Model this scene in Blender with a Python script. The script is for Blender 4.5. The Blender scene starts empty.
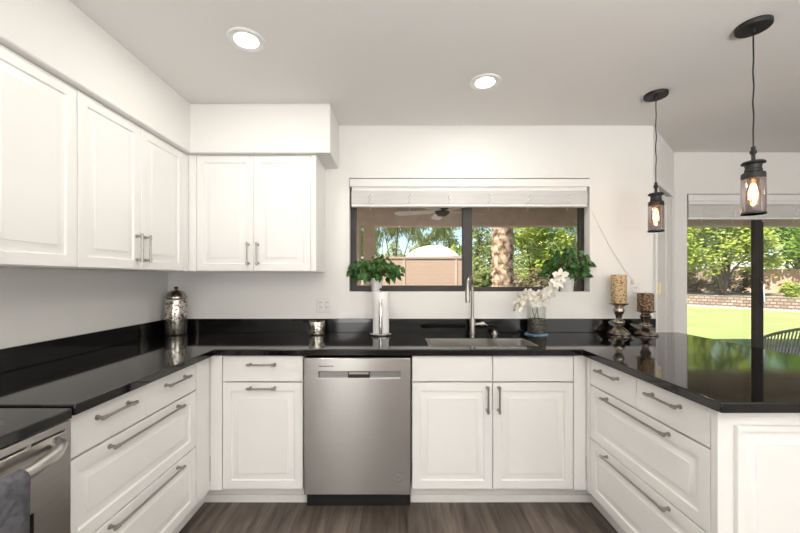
import bpy, bmesh, math, random
from mathutils import Vector, Matrix
R = math.radians
PI = math.pi
random.seed(7)
sc = bpy.context.scene
C = sc.collection

# ------------------------------------------------------------------ camera, world, sun, area lights, exposure
cam_d = bpy.data.cameras.new('camera'); cam = bpy.data.objects.new('camera', cam_d); C.objects.link(cam)
cam.location = (0, 0, 1.315); cam.rotation_euler = (R(90), 0, 0)
cam_d.sensor_width = 36; cam_d.lens = 36 * 355 / 800
cam_d.shift_x = (400 - 394.5) / 800; cam_d.shift_y = -(266.5 - 278) / 800
cam_d.clip_start = 0.02; cam_d.clip_end = 300
sc.camera = cam

sc.view_settings.view_transform = 'Standard'; sc.view_settings.look = 'None'
sc.view_settings.exposure = 0.21; sc.view_settings.gamma = 1.0; sc.view_settings.use_curve_mapping = False

w = bpy.data.worlds.new('world'); sc.world = w; w.use_nodes = True
wn = w.node_tree.nodes; wl = w.node_tree.links
sky = wn.new('ShaderNodeTexSky'); sky.sky_type = 'NISHITA'; sky.sun_disc = False
sky.sun_elevation = R(55); sky.sun_rotation = R(230); sky.air_density = 1.0; sky.dust_density = 0.4
wn['Background'].inputs['Strength'].default_value = 0.19
wl.new(sky.outputs[0], wn['Background'].inputs['Color'])

def lamp(name, kind, loc, rot, energy, col=(1, 1, 1), **kw):
    d = bpy.data.lights.new(name, kind); d.energy = energy; d.color = col
    for k, v in kw.items(): setattr(d, k, v)
    o = bpy.data.objects.new(name, d); C.objects.link(o); o.location = loc; o.rotation_euler = rot
    return o
sun = lamp('sun', 'SUN', (0, -5, 10), (R(35), 0, R(-50)), 9.0, (1.0, 0.94, 0.84), angle=R(0.6))
# area lights added out of view in place of daylight; no glazing is built there
lamp('rear_fill_light', 'AREA', (3.2, -3.9, 1.35), (R(100), 0, R(12)), 50, (1.0, 0.99, 0.97), shape='RECTANGLE', size=3.4, size_y=2.0)  # added broad fill from behind; the rear wall is solid
lamp('rear_streak_light', 'AREA', (-1.05, -3.9, 1.10), (R(96), 0, R(-6)), 28, (1.0, 0.99, 0.97), shape='RECTANGLE', size=.8, size_y=2.0)  # narrow light added for the dishwasher streak; no door stands there
lamp('side_fill_light', 'AREA', (5.9, -2.9, 1.4), (R(90), 0, R(60)), 45, (1.0, 0.985, 0.95), shape='RECTANGLE', size=2.4, size_y=1.7)  # added fill from the right; that wall has no opening
# upward fill added behind the camera to brighten the ceiling; no such lamp known
lamp('upward_fill_light', 'AREA', (0.9, -1.5, 1.0), (R(180), 0, 0), 152, (1.0, 0.985, 0.965), shape='DISK', size=1.4)
DOWN_W = 4.5
PEND_W = 1.6

# ------------------------------------------------------------------ materials
def lin(r, g, b):
    f = lambda c: (c / 255 / 12.92) if c / 255 <= 0.04045 else ((c / 255 + 0.055) / 1.055) ** 2.4
    return (f(r), f(g), f(b), 1)
MAT = {}
def mat(name, col, rough=0.5, metal=0.0, var=0.04, scale=6.0, bump=0.0, bscale=200.0, spec=None, col2=None, coat=0, stretch=None, emis=None, estr=0, thr=None, trans=0):
    m = bpy.data.materials.new(name); m.use_nodes = True; MAT[name] = m
    n = m.node_tree.nodes; l = m.node_tree.links; b = n['Principled BSDF']
    tc = n.new('ShaderNodeTexCoord'); mp = n.new('ShaderNodeMapping'); l.new(tc.outputs['Object'], mp.inputs[0])
    if stretch: mp.inputs['Scale'].default_value = stretch
    no = n.new('ShaderNodeTexNoise'); no.inputs['Scale'].default_value = scale; no.inputs['Detail'].default_value = 5
    l.new(mp.outputs[0], no.inputs['Vector'])
    cr = n.new('ShaderNodeValToRGB')
    c1 = [max(0, c * (1 - var)) for c in col[:3]] + [1]; c2 = list(col2)[:3] + [1] if col2 else [min(1, c * (1 + var)) for c in col[:3]] + [1]
    if col2: c1 = list(col)[:3] + [1]
    lo, hi = thr or (0.35, 0.65)
    cr.color_ramp.elements[0].color = c1; cr.color_ramp.elements[1].color = c2
    cr.color_ramp.elements[0].position = lo; cr.color_ramp.elements[1].position = hi
    l.new(no.outputs['Fac'], cr.inputs[0]); l.new(cr.outputs[0], b.inputs['Base Color'])
    b.inputs['Roughness'].default_value = rough; b.inputs['Metallic'].default_value = metal
    if spec is not None: b.inputs['Specular IOR Level'].default_value = spec
    if coat: b.inputs['Coat Weight'].default_value = coat
    if trans: b.inputs['Transmission Weight'].default_value = trans
    if bump:
        n2 = n.new('ShaderNodeTexNoise'); n2.inputs['Scale'].default_value = bscale; n2.inputs['Detail'].default_value = 3
        l.new(mp.outputs[0], n2.inputs['Vector'])
        bp = n.new('ShaderNodeBump'); bp.inputs['Strength'].default_value = bump; bp.inputs['Distance'].default_value = 0.002
        l.new(n2.outputs['Fac'], bp.inputs['Height']); l.new(bp.outputs[0], b.inputs['Normal'])
    if emis:
        b.inputs['Emission Color'].default_value = list(emis) + [1]; b.inputs['Emission Strength'].default_value = estr
    return m

WALL = mat('wall_paint', (0.79, 0.78, 0.755), 0.85, var=0.012, scale=1.5, bump=0.25, bscale=120)
CEIL = mat('ceiling_paint', (0.80, 0.78, 0.755), 0.9, var=0.012, scale=1.5, bump=0.25, bscale=120)
CAB = mat('cabinet_paint', (0.82, 0.815, 0.795), 0.38, var=0.008, scale=3)
CABIN = mat('cabinet_gap', (0.5, 0.49, 0.46), 0.6)
TOE = mat('toe_kick_paint', (0.72, 0.715, 0.69), 0.5, var=0.02)
TRIMW = mat('trim_white', (0.78, 0.775, 0.76), 0.45, var=0.01)
GRAN = mat('black_granite', (0.004, 0.0035, 0.0035), 0.06, var=0.3, scale=60, spec=0.5, col2=(0.009, 0.008, 0.0075, 1), thr=(0.45, 0.7))
STEEL = mat('stainless', (0.55, 0.53, 0.51), 0.3, 1.0, var=0.05, scale=4, stretch=(1, 1, 60))
STEELV = mat('stainless_brushed', (0.44, 0.425, 0.41), 0.28, 1.0, var=0.015, scale=3, stretch=(1, 1, 60))
_b = STEELV.node_tree.nodes['Principled BSDF']; _b.inputs['Anisotropic'].default_value = .85; _b.inputs['Anisotropic Rotation'].default_value = .25
_t = STEELV.node_tree.nodes.new('ShaderNodeTangent'); _t.direction_type = 'UV_MAP'; _t.uv_map = 'UVMap'; STEELV.node_tree.links.new(_t.outputs[0], _b.inputs['Tangent'])
SINKM = mat('sink_steel', (0.62, 0.60, 0.57), 0.3, 1.0, var=0.05)
NICK = mat('satin_nickel', (0.40, 0.375, 0.345), 0.3, 1.0, var=0.04)
CHROME = mat('chrome', (0.72, 0.71, 0.70), 0.12, 1.0, var=0.03)
BLACKM = mat('matte_black', (0.007, 0.007, 0.0075), 0.5, var=0.2)
BLACKG = mat('black_glass', (0.006, 0.006, 0.007), 0.05, spec=0.7, var=0.1)
RING = mat('burner_ring', (0.055, 0.055, 0.06), 0.2)
BRONZE = mat('bronze_frame', (0.028, 0.024, 0.022), 0.4, 0.2, var=0.15)
SLAT = mat('blind_slat', (0.80, 0.785, 0.765), 0.5, var=0.03, stretch=(1, 1, 12))
TAPE = mat('blind_tape', (0.62, 0.59, 0.56), 0.8)
CORD = mat('cord_fibre', (0.62, 0.58, 0.52), 0.8)
PLAST = mat('white_plastic', (0.74, 0.73, 0.71), 0.35, var=0.01)
DARKSLOT = mat('dark_slot', (0.03, 0.03, 0.03), 0.6)
PAPER = mat('paper_towel', (0.84, 0.83, 0.82), 0.95, var=0.02, bump=0.6, bscale=160)
POT = mat('pot_ceramic', (0.74, 0.72, 0.69), 0.5, var=0.05, scale=20)
SOIL = mat('soil', (0.03, 0.02, 0.014), 0.95, var=0.3, scale=40)
LEAF = mat('leaf_dark', (0.02, 0.075, 0.014), 0.38, scale=18, col2=(0.055, 0.16, 0.03, 1))
STEM = mat('stem_green', (0.12, 0.075, 0.03), 0.6, var=0.2)
PETAL = mat('petal_cream', (0.80, 0.76, 0.66), 0.6, scale=30, col2=(0.86, 0.84, 0.77, 1))
PETALC = mat('petal_centre', (0.55, 0.50, 0.16), 0.6)
MERC = mat('mercury_glass', (0.20, 0.17, 0.14), 0.22, 0.95, scale=48, col2=(0.74, 0.70, 0.64, 1), thr=(0.40, 0.52), bump=0.5, bscale=30)
MERCD = mat('antiqued_silver', (0.16, 0.13, 0.10), 0.2, 0.95, scale=20, col2=(0.52, 0.46, 0.39, 1), thr=(0.38, 0.62))
CANDLE = mat('candle_bark', (0.20, 0.11, 0.055), 0.8, scale=75, col2=(0.62, 0.45, 0.26, 1), thr=(0.36, 0.52), bump=1.0, bscale=50, stretch=(1, 1, 1))
CANDLED = mat('candle_bark_dark', (0.05, 0.025, 0.014), 0.8, scale=60, col2=(0.42, 0.27, 0.15, 1), thr=(0.42, 0.62), bump=1.0, bscale=50, stretch=(1, 1, 1.6))
WICK = mat('wick', (0.05, 0.04, 0.03), 0.9)
COAST = mat('blue_coaster', (0.20, 0.36, 0.52), 0.3, var=0.2, scale=30)
PEBB = mat('vase_pebbles', (0.02, 0.017, 0.014), 0.5, scale=60, col2=(0.14, 0.115, 0.085, 1), thr=(0.45, 0.6))
TOWEL = mat('grey_towel', (0.10, 0.10, 0.115), 0.95, var=0.25, scale=60, bump=1.0, bscale=300)
BRASS = mat('brass', (0.70, 0.52, 0.24), 0.3, 1.0)
STUCCO = mat('patio_stucco', (0.66, 0.53, 0.43), 0.9, var=0.06, bump=0.5, bscale=60)
ROOFC = mat('patio_ceiling_paint', (0.60, 0.48, 0.39), 0.9, var=0.06, scale=2)
CONC = mat('patio_concrete', (0.58, 0.54, 0.48), 0.9, var=0.08, scale=4)
GRASS = mat('lawn_grass', (0.29, 0.38, 0.10), 0.95, scale=0.8, col2=(0.40, 0.46, 0.17, 1), thr=(0.3, 0.7))
DIRT = mat('desert_soil', (0.42, 0.33, 0.24), 0.95, var=0.2, scale=2)
PALMB = mat('palm_bark', (0.17, 0.10, 0.06), 0.9, scale=9, col2=(0.62, 0.47, 0.33, 1), thr=(0.38, 0.6))
BARK = mat('tree_bark', (0.10, 0.07, 0.045), 0.9, var=0.3, scale=10)
UMBF = mat('umbrella_canvas', (0.86, 0.86, 0.84), 0.85, var=0.02)
CHAIRM = mat('chair_resin', (0.30, 0.275, 0.24), 0.6, var=0.1)
LENS = mat('light_lens', (0.9, 0.88, 0.84), 0.4, emis=(1.0, 0.93, 0.82), estr=9)
FILA = mat('filament', (1, 0.6, 0.25), 0.4, emis=(1.0, 0.62, 0.25), estr=28)

def leafmat(name, c1, c2, sc_=3.0):
    m = bpy.data.materials.new(name); m.use_nodes = True
    n = m.node_tree.nodes; l = m.node_tree.links; n.remove(n['Principled BSDF'])
    tc = n.new('ShaderNodeTexCoord'); no = n.new('ShaderNodeTexNoise'); no.inputs['Scale'].default_value = sc_
    l.new(tc.outputs['Object'], no.inputs['Vector'])
    cr = n.new('ShaderNodeValToRGB'); cr.color_ramp.elements[0].color = c1; cr.color_ramp.elements[1].color = c2
    cr.color_ramp.elements[0].position = .35; cr.color_ramp.elements[1].position = .65
    l.new(no.outputs['Fac'], cr.inputs[0])
    d = n.new('ShaderNodeBsdfDiffuse'); t = n.new('ShaderNodeBsdfTranslucent'); mx = n.new('ShaderNodeMixShader'); mx.inputs[0].default_value = .4
    l.new(cr.outputs[0], d.inputs[0]); l.new(cr.outputs[0], t.inputs[0])
    l.new(d.outputs[0], mx.inputs[1]); l.new(t.outputs[0], mx.inputs[2]); l.new(mx.outputs[0], n['Material Output'].inputs[0])
    return m
LF_Y = leafmat('foliage_lime', (0.30, 0.40, 0.07, 1), (0.55, 0.60, 0.15, 1))
LF_O = leafmat('foliage_olive', (0.20, 0.25, 0.09, 1), (0.42, 0.47, 0.19, 1))
LF_G = leafmat('foliage_green', (0.16, 0.30, 0.045, 1), (0.34, 0.50, 0.10, 1))
LF_B = leafmat('foliage_dry', (0.22, 0.17, 0.09, 1), (0.40, 0.33, 0.20, 1))

def glassmat(name, tint, refl=0.06, rough=0.02, fk=.5):
    m = bpy.data.materials.new(name); m.use_nodes = True
    n = m.node_tree.nodes; l = m.node_tree.links; n.remove(n['Principled BSDF'])
    t = n.new('ShaderNodeBsdfTransparent'); t.inputs[0].default_value = tint
    g = n.new('ShaderNodeBsdfGlossy'); g.inputs['Roughness'].default_value = rough; g.inputs[0].default_value = (.9, .9, .9, 1)
    lw = n.new('ShaderNodeLayerWeight'); lw.inputs[0].default_value = .35
    mu = n.new('ShaderNodeMath'); mu.operation = 'MULTIPLY_ADD'; mu.inputs[1].default_value = fk; mu.inputs[2].default_value = refl
    l.new(lw.outputs['Fresnel'], mu.inputs[0])
    mx = n.new('ShaderNodeMixShader'); l.new(mu.outputs[0], mx.inputs[0]); l.new(t.outputs[0], mx.inputs[1]); l.new(g.outputs[0], mx.inputs[2])
    l.new(mx.outputs[0], n['Material Output'].inputs[0]); return m
PANE = glassmat('window_glass', (.97, .98, .97, 1), 0.0, fk=.12)
SMOKE = glassmat('smoked_glass', (.72, .67, .67, 1), 0.04, .12, fk=.3)
CLEAR = glassmat('clear_glass', (.95, .96, .95, 1), 0.0, fk=.25)
BULBG = glassmat('bulb_glass', (1, .90, .74, 1), 0.03)

def woodfloor():
    m = bpy.data.materials.new('plank_floor'); m.use_nodes = True
    n = m.node_tree.nodes; l = m.node_tree.links; b = n['Principled BSDF']
    tc = n.new('ShaderNodeTexCoord'); mp = n.new('ShaderNodeMapping'); mp.inputs['Rotation'].default_value = (0, 0, R(90))
    l.new(tc.outputs['Object'], mp.inputs[0])
    br = n.new('ShaderNodeTexBrick'); br.inputs['Scale'].default_value = 1
    br.inputs['Brick Width'].default_value = 1.22; br.inputs['Row Height'].default_value = .18; br.inputs['Mortar Size'].default_value = .0012
    br.inputs['Color1'].default_value = (.092, .072, .058, 1); br.inputs['Color2'].default_value = (.160, .128, .105, 1); br.inputs['Mortar'].default_value = (.02, .014, .01, 1)
    br.offset = .37
    l.new(mp.outputs[0], br.inputs['Vector'])
    m2 = n.new('ShaderNodeMapping'); m2.inputs['Scale'].default_value = (14, 1.5, 1); l.new(tc.outputs['Object'], m2.inputs[0])
    no = n.new('ShaderNodeTexNoise'); no.inputs['Scale'].default_value = 1.6; no.inputs['Detail'].default_value = 8; no.inputs['Distortion'].default_value = .8
    l.new(m2.outputs[0], no.inputs['Vector'])
    cr = n.new('ShaderNodeValToRGB'); cr.color_ramp.elements[0].color = (.48, .45, .43, 1); cr.color_ramp.elements[1].color = (1.35, 1.36, 1.38, 1)
    cr.color_ramp.elements[0].position = .35; cr.color_ramp.elements[1].position = .68
    l.new(no.outputs['Fac'], cr.inputs[0])
    mx = n.new('ShaderNodeMix'); mx.data_type = 'RGBA'; mx.blend_type = 'MULTIPLY'; mx.inputs[0].default_value = 1
    l.new(br.outputs[0], mx.inputs[6]); l.new(cr.outputs[0], mx.inputs[7]); l.new(mx.outputs[2], b.inputs['Base Color'])
    b.inputs['Roughness'].default_value = .42
    bp = n.new('ShaderNodeBump'); bp.inputs['Strength'].default_value = .15; bp.inputs['Distance'].default_value = .002
    l.new(no.outputs['Fac'], bp.inputs['Height']); l.new(bp.outputs[0], b.inputs['Normal']); return m
FLOORM = woodfloor()

def blockmat(name, c1, c2, mo, bw, rh, ms=.012, op='ADD'):
    m = bpy.data.materials.new(name); m.use_nodes = True
    n = m.node_tree.nodes; l = m.node_tree.links; b = n['Principled BSDF']
    tc = n.new('ShaderNodeTexCoord'); sx = n.new('ShaderNodeSeparateXYZ'); l.new(tc.outputs['Object'], sx.inputs[0])
    ad = n.new('ShaderNodeMath'); ad.operation = op; l.new(sx.outputs[0], ad.inputs[0]); l.new(sx.outputs[1], ad.inputs[1])
    cx = n.new('ShaderNodeCombineXYZ'); l.new(ad.outputs[0], cx.inputs[0]); l.new(sx.outputs[2], cx.inputs[1])
    br = n.new('ShaderNodeTexBrick'); br.inputs['Scale'].default_value = 1; br.inputs['Brick Width'].default_value = bw; br.inputs['Row Height'].default_value = rh
    br.inputs['Mortar Size'].default_value = ms; br.inputs['Color1'].default_value = c1; br.inputs['Color2'].default_value = c2; br.inputs['Mortar'].default_value = mo
    l.new(cx.outputs[0], br.inputs['Vector'])
    l.new(br.outputs[0], b.inputs['Base Color']); b.inputs['Roughness'].default_value = .95; return m
BLOCK = blockmat('block_wall', (.53, .395, .30, 1), (.55, .41, .315, 1), (.515, .38, .29, 1), .2, .1, .012)
RETAIN = blockmat('retaining_block', (.30, .21, .16, 1), (.50, .40, .33, 1), (.12, .09, .07, 1), .30, .14, .022, 'SUBTRACT')

# ------------------------------------------------------------------ mesh helpers
class MB:
    def __init__(s): s.v = []; s.f = []; s.sm = []
    def add(s, vs, fs, smooth=False):
        k = len(s.v); s.v += [tuple(v) for v in vs]
        for f in fs: s.f.append(tuple(i + k for i in f)); s.sm.append(smooth)
        return s
    def box(s, x0, x1, y0, y1, z0, z1):
        v = [(x, y, z) for z in (z0, z1) for y in (y0, y1) for x in (x0, x1)]
        return s.add(v, [(0, 2, 3, 1), (4, 5, 7, 6), (0, 1, 5, 4), (2, 6, 7, 3), (0, 4, 6, 2), (1, 3, 7, 5)])
    def tube(s, pts, r, n=12, caps=True):
        pts = [Vector(p) for p in pts]; rs = r if isinstance(r, (list, tuple)) else [r] * len(pts)
        vs = []; fs = []; up = None
        for i, p in enumerate(pts):
            d = (pts[min(i + 1, len(pts) - 1)] - pts[max(i - 1, 0)])
            d = d.normalized() if d.length > 1e-9 else Vector((0, 0, 1))
            if up is None: up = d.orthogonal().normalized()
            up = (up - d * up.dot(d)); up = up.normalized() if up.length > 1e-6 else d.orthogonal().normalized()
            q = d.cross(up)
            for k in range(n):
                a = 2 * PI * k / n; vs.append(p + (up * math.cos(a) + q * math.sin(a)) * rs[i])
        for i in range(len(pts) - 1):
            for k in range(n):
                a = i * n + k; b = i * n + (k + 1) % n; fs.append((a, b, b + n, a + n))
        s.add(vs, fs, True)
        if caps:
            k0 = len(s.v) - len(vs)
            s.f.append(tuple(k0 + k for k in reversed(range(n)))); s.sm.append(False)
            s.f.append(tuple(k0 + (len(pts) - 1) * n + k for k in range(n))); s.sm.append(False)
        return s
    def lathe(s, prof, cx=0, cy=0, cz=0, n=32, smooth=True):
        vs = []; fs = []
        for (r, z) in prof:
            for k in range(n):
                a = 2 * PI * k / n; vs.append((cx + r * math.cos(a), cy + r * math.sin(a), cz + z))
        for i in range(len(prof) - 1):
            for k in range(n):
                a = i * n + k; b = i * n + (k + 1) % n; fs.append((a, b, b + n, a + n))
        k0 = len(s.v); s.add(vs, fs, smooth)
        if prof[0][0] > 1e-5: s.f.append(tuple(k0 + k for k in reversed(range(n)))); s.sm.append(False)
        if prof[-1][0] > 1e-5: s.f.append(tuple(k0 + (len(prof) - 1) * n + k for k in range(n))); s.sm.append(False)
        return s
    def cells(s, xs, ys, filled, z0, z1, ax='z'):
        """slab of grid cells without inner faces; ax='z': cells in x,y; ax='y': cells in x,z with thickness z0..z1 along y; ax='x': cells in y,z, thickness along x"""
        def P(a, b, c):
            return {'z': (a, b, c), 'y': (a, c, b), 'x': (c, a, b)}[ax]
        nx, ny = len(xs) - 1, len(ys) - 1
        F = lambda i, j: 0 <= i < nx and 0 <= j < ny and filled(i, j)
        idx = {}
        def V(i, j, t):
            k = (i, j, t)
            if k not in idx: idx[k] = len(s.v); s.v.append(P(xs[i], ys[j], z1 if t else z0))
            return idx[k]
        def face(*q): s.f.append(tuple(q)); s.sm.append(False)
        for i in range(nx):
            for j in range(ny):
                if not F(i, j): continue
                face(V(i, j, 1), V(i + 1, j, 1), V(i + 1, j + 1, 1), V(i, j + 1, 1))
                face(V(i, j, 0), V(i, j + 1, 0), V(i + 1, j + 1, 0), V(i + 1, j, 0))
                if not F(i - 1, j): face(V(i, j, 0), V(i, j, 1), V(i, j + 1, 1), V(i, j + 1, 0))
                if not F(i + 1, j): face(V(i + 1, j, 0), V(i + 1, j + 1, 0), V(i + 1, j + 1, 1), V(i + 1, j, 1))
                if not F(i, j - 1): face(V(i, j, 0), V(i + 1, j, 0), V(i + 1, j, 1), V(i, j, 1))
                if not F(i, j + 1): face(V(i, j + 1, 0), V(i, j + 1, 1), V(i + 1, j + 1, 1), V(i + 1, j + 1, 0))
        return s
    def panel(s, x0, x1, z0, z1, y=0.0, t=.019, fr=.047, raised=True):
        """door or drawer front facing -y"""
        rings = [(0, t), (0, .002), (.002, 0)]
        if raised: rings += [(fr, 0), (fr + .004, .008), (fr + .008, .008), (fr + .038, .0035), (fr + .041, .0005)]
        vs = []; fs = []
        for (i, d) in rings: vs += [(x0 + i, y + d, z0 + i), (x1 - i, y + d, z0 + i), (x1 - i, y + d, z1 - i), (x0 + i, y + d, z1 - i)]
        for r in range(len(rings) - 1):
            for k in range(4):
                a = r * 4 + k; b = r * 4 + (k + 1) % 4; fs.append((a, b, b + 4, a + 4))
        L = (len(rings) - 1) * 4; fs.append((L, L + 1, L + 2, L + 3)); fs.append((3, 2, 1, 0))
        return s.add(vs, fs)
    def build(s, name, m, parent=None, bevel=0, seg=2, loc=None, rot=None):
        me = bpy.data.meshes.new(name); me.from_pydata(s.v, [], s.f); me.update()
        me.polygons.foreach_set('use_smooth', s.sm)
        bm = bmesh.new(); bm.from_mesh(me); bmesh.ops.recalc_face_normals(bm, faces=bm.faces); bm.to_mesh(me); bm.free(); me.set_sharp_from_angle(angle=R(38))
        if m.name == 'stainless_brushed':
            uv = me.uv_layers.new(name='UVMap')
            for lp in me.loops: uv.data[lp.index].uv = (me.vertices[lp.vertex_index].co.x + me.vertices[lp.vertex_index].co.y, me.vertices[lp.vertex_index].co.z)
        me.materials.append(m)
        o = bpy.data.objects.new(name, me); C.objects.link(o)
        if parent: o.parent = parent
        if loc: o.location = loc
        if rot: o.rotation_euler = rot
        if bevel:
            md = o.modifiers.new('bevel', 'BEVEL'); md.width = bevel; md.segments = seg; md.limit_method = 'ANGLE'; md.angle_limit = R(40)
        return o
def tag(o, label=None, cat=None, group=None, kind=None):
    if label: o['label'] = label
    if cat: o['category'] = cat
    if group: o['group'] = group
    if kind: o['kind'] = kind
    return o
def struct(o): o['kind'] = 'structure'; return o
def thing(name, label, cat, loc=(0, 0, 0), rz=0, group=None):
    o = bpy.data.objects.new(name, None); C.objects.link(o); o.location = loc; o.rotation_euler = (0, 0, rz); o.empty_display_size = .1
    return tag(o, label, cat, group)
def copy_tree(o, parent=None):
    c = o.copy(); C.objects.link(c)
    if parent: c.parent = parent
    for ch in list(o.children): copy_tree(ch, c)
    return c

# ------------------------------------------------------------------ room shell
YB = 2.62; XL = -1.668; ZC = 2.44
struct(MB().box(-1.9, 6.2, -4.2, 3.33, -.12, 0).build('floor', FLOORM))
struct(MB().box(-1.9, 6.2, -4.2, 3.33, ZC, ZC + .2).build('ceiling', CEIL))
struct(MB().box(XL - .15, XL, -4.2, YB + .15, 0, ZC).build('wall_left', WALL))
xs = [XL, -.334, 1.441, 1.908]; zs = [0, 1.214, 2.053, ZC]
struct(MB().cells(xs, zs, lambda i, j: not (i == 1 and j == 1), YB, YB + .15, 'y').build('wall_back', WALL))
# angled wall between the back wall and the slider wall, with a doorway in it
dv = Vector((2.504 - 1.908, 3.18 - YB, 0)); DL = dv.length; da = math.atan2(dv.y, dv.x)
xs = [0, .115, .70, DL]
wd = MB().cells(xs, [0, 2.03, ZC], lambda i, j: not (i == 1 and j == 0), 0, .12, 'y').build('wall_diagonal', WALL, loc=(1.908, YB, 0), rot=(0, 0, da))
struct(wd)
xs = [2.504, 2.621, 4.04, 6.2]
struct(MB().cells(xs, [0, 2.068, ZC], lambda i, j: not (i == 1 and j == 0), 3.18, 3.33, 'y').build('wall_far', WALL))
ys = [-4.2, -2.2, .4, 3.33]
struct(MB().box(6.0, 6.2, -4.2, 3.18, 0, ZC).build('wall_right', WALL))
struct(MB().box(XL, 6.0, -4.2, -4.0, 0, ZC).build('wall_rear', WALL))
# soffit above the wall cabinets, L shaped
xs = [XL, -1.311, -.412]; ys = [-1.2, 2.282, YB]
struct(MB().cells(xs, ys, lambda i, j: i == 0 or j == 1, 2.12, ZC).build('trim_1', WALL, bevel=.008, seg=3))

# narrow white door in the angled wall
dr = struct(MB().panel(.13, .685, .01, 2.015, y=.02, t=.035, fr=.07).build('door_2', TRIMW, loc=(1.908, YB, 0), rot=(0, 0, da)))
MB().cells([.07, .122, .693, .745], [0, 2.022, 2.075], lambda i, j: i != 1 or j == 1, -.014, .0, 'y').build('door_casing', TRIMW, dr, bevel=.003)
for z in (.25, 1.19, 1.80):
    MB().box(.112, .136, -.016, -.012, z, z + .09).tube([(.126, -.019, z), (.126, -.019, z + .09)], .006, 10).build('hinge', BRASS, dr)

# ------------------------------------------------------------------ kitchen window
w1 = struct(MB().cells([-.334, -.306, 1.412, 1.441], [1.214, 1.247, 2.02, 2.053], lambda i, j: not (i == 1 and j == 1), 2.695, 2.745, 'y').build('window_1', BRONZE, bevel=.002))
MB().box(.518, .590, 2.69, 2.74, 1.24, 2.03).build('mullion', BRONZE, w1, bevel=.003)
MB().box(-.308, .52, 2.722, 2.727, 1.25, 2.02).build('pane', PANE, w1)
MB().box(.588, 1.414, 2.712, 2.717, 1.25, 2.02).build('pane', PANE, w1)
MB().cells([-.3055, -.290, .52], [1.2472, 1.258, 2.03], lambda i, j: i == 0 or j == 0, 2.70, 2.73, 'y').build('sash', BRONZE, w1)

def blind(x0, x1, y, zt, label, nslat, sd=.05, drop=.2):
    t = thing('window_blind', label, 'blind', ((x0 + x1) / 2, y, zt))
    hw = (x1 - x0) / 2
    MB().box(-hw, hw, -.012, -.002, -.060, 0).box(-hw, hw, -.012, .03, -.006, 0).build('valance', SLAT, t, bevel=.002)
    h = MB().box(-hw + .015, hw - .015, .002, .048, -.088, -.008).build('headrail', SLAT, t)
    zb = -drop
    s = MB()
    s.box(-hw + .012, hw - .012, .001, .049, -.093, -.0905)
    for k in range(nslat):
        z = zb + .020 + k * .0044
        j = random.uniform(-.0015, .0015)
        s.add([(-hw + .012, j, z), (hw - .012, j, z), (hw - .012, .025, z + .0026), (-hw + .012, .025, z + .0026), (hw - .012, .05 + j, z), (-hw + .012, .05 + j, z),
               (-hw + .012, j, z + .003), (hw - .012, j, z + .003), (hw - .012, .025, z + .0056), (-hw + .012, .025, z + .0056), (hw - .012, .05 + j, z + .003), (-hw + .012, .05 + j, z + .003)],
              [(3, 2, 1, 0), (5, 4, 2, 3), (6, 7, 8, 9), (9, 8, 10, 11), (0, 1, 7, 6), (4, 5, 11, 10), (0, 6, 9, 3), (3, 9, 11, 5), (1, 2, 8, 7), (2, 4, 10, 8)])
    s.build('slat_stack', SLAT, t)
    MB().box(-hw + .012, hw - .012, -.001, .051, zb, zb + .018).build('bottom_rail', SLAT, t, bevel=.003)
    n = max(3, int((x1 - x0) / .33))
    for k in range(n + 1):
        x = -hw + .15 + k * (2 * hw - .3) / n
        q = MB().box(x - .0012, x + .0012, -.0035, -.0015, zb + .10, -.062)
        for kk in range(4): q.lathe([(0, -.010), (.007, -.006), (.009, 0), (.006, .007), (0, .009)], x + (.006 if kk % 2 else -.004), -.001, zb + .035 + kk * .018, 10)
        q.build('ladder_cord', SLAT, t)
        MB().tube([(x, .025, zb - .02), (x, .025, zb)], [.004, .002], 8).build('cord_end', SLAT, t)
    return t
b1 = blind(-.331, 1.439, 2.625, 2.048, 'white raised faux-wood blind over the kitchen sink window', 21, drop=.205)
# its pull cord, led aside to a wall hook
MB().tube([(.872, -.003, -.17), (.93, -.006, -.30), (1.03, -.01, -.50), (1.13, -.012, -.66), (1.197, -.012, -.745)], .0016, 6).build('pull_cord', CORD, b1)
MB().lathe([(.003, .0), (.010, -.008), (.013, -.03), (.006, -.036), (0, -.036)], 1.197, -.014, -.742, 14).build('tassel', CORD, b1)

# ------------------------------------------------------------------ sliding patio door
d1 = struct(MB().cells([2.621, 2.672, 3.99, 4.04], [0, .04, 2.02, 2.068], lambda i, j: not (i == 1 and j == 1), 3.24, 3.32, 'y').build('door_1', BRONZE, bevel=.002))
MB().box(3.287, 3.375, 3.245, 3.275, .04, 2.02).box(3.282, 3.31, 3.235, 3.245, .04, 2.02).build('sliding_stile', BRONZE, d1, bevel=.003)
MB().box(2.67, 3.29, 3.285, 3.291, .04, 2.02).build('pane', PANE, d1)
MB().box(3.37, 3.995, 3.256, 3.262, .04, 2.02).build('pane', PANE, d1)
MB().tube([(3.345, 3.24, 1.08), (3.345, 3.215, 1.10), (3.345, 3.215, 1.26), (3.345, 3.24, 1.28)], .008, 8).build('door_handle', CHROME, d1)
blind(2.626, 4.035, 3.183, 2.064, 'white raised faux-wood blind at the top of the sliding patio door', 24, drop=.222)
# a far small baseboard
struct(MB().box(2.504, 2.621, 3.165, 3.18, 0, .09).box(4.04, 6.0, 3.165, 3.18, 0, .09).build('baseboard_far', TRIMW))

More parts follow.
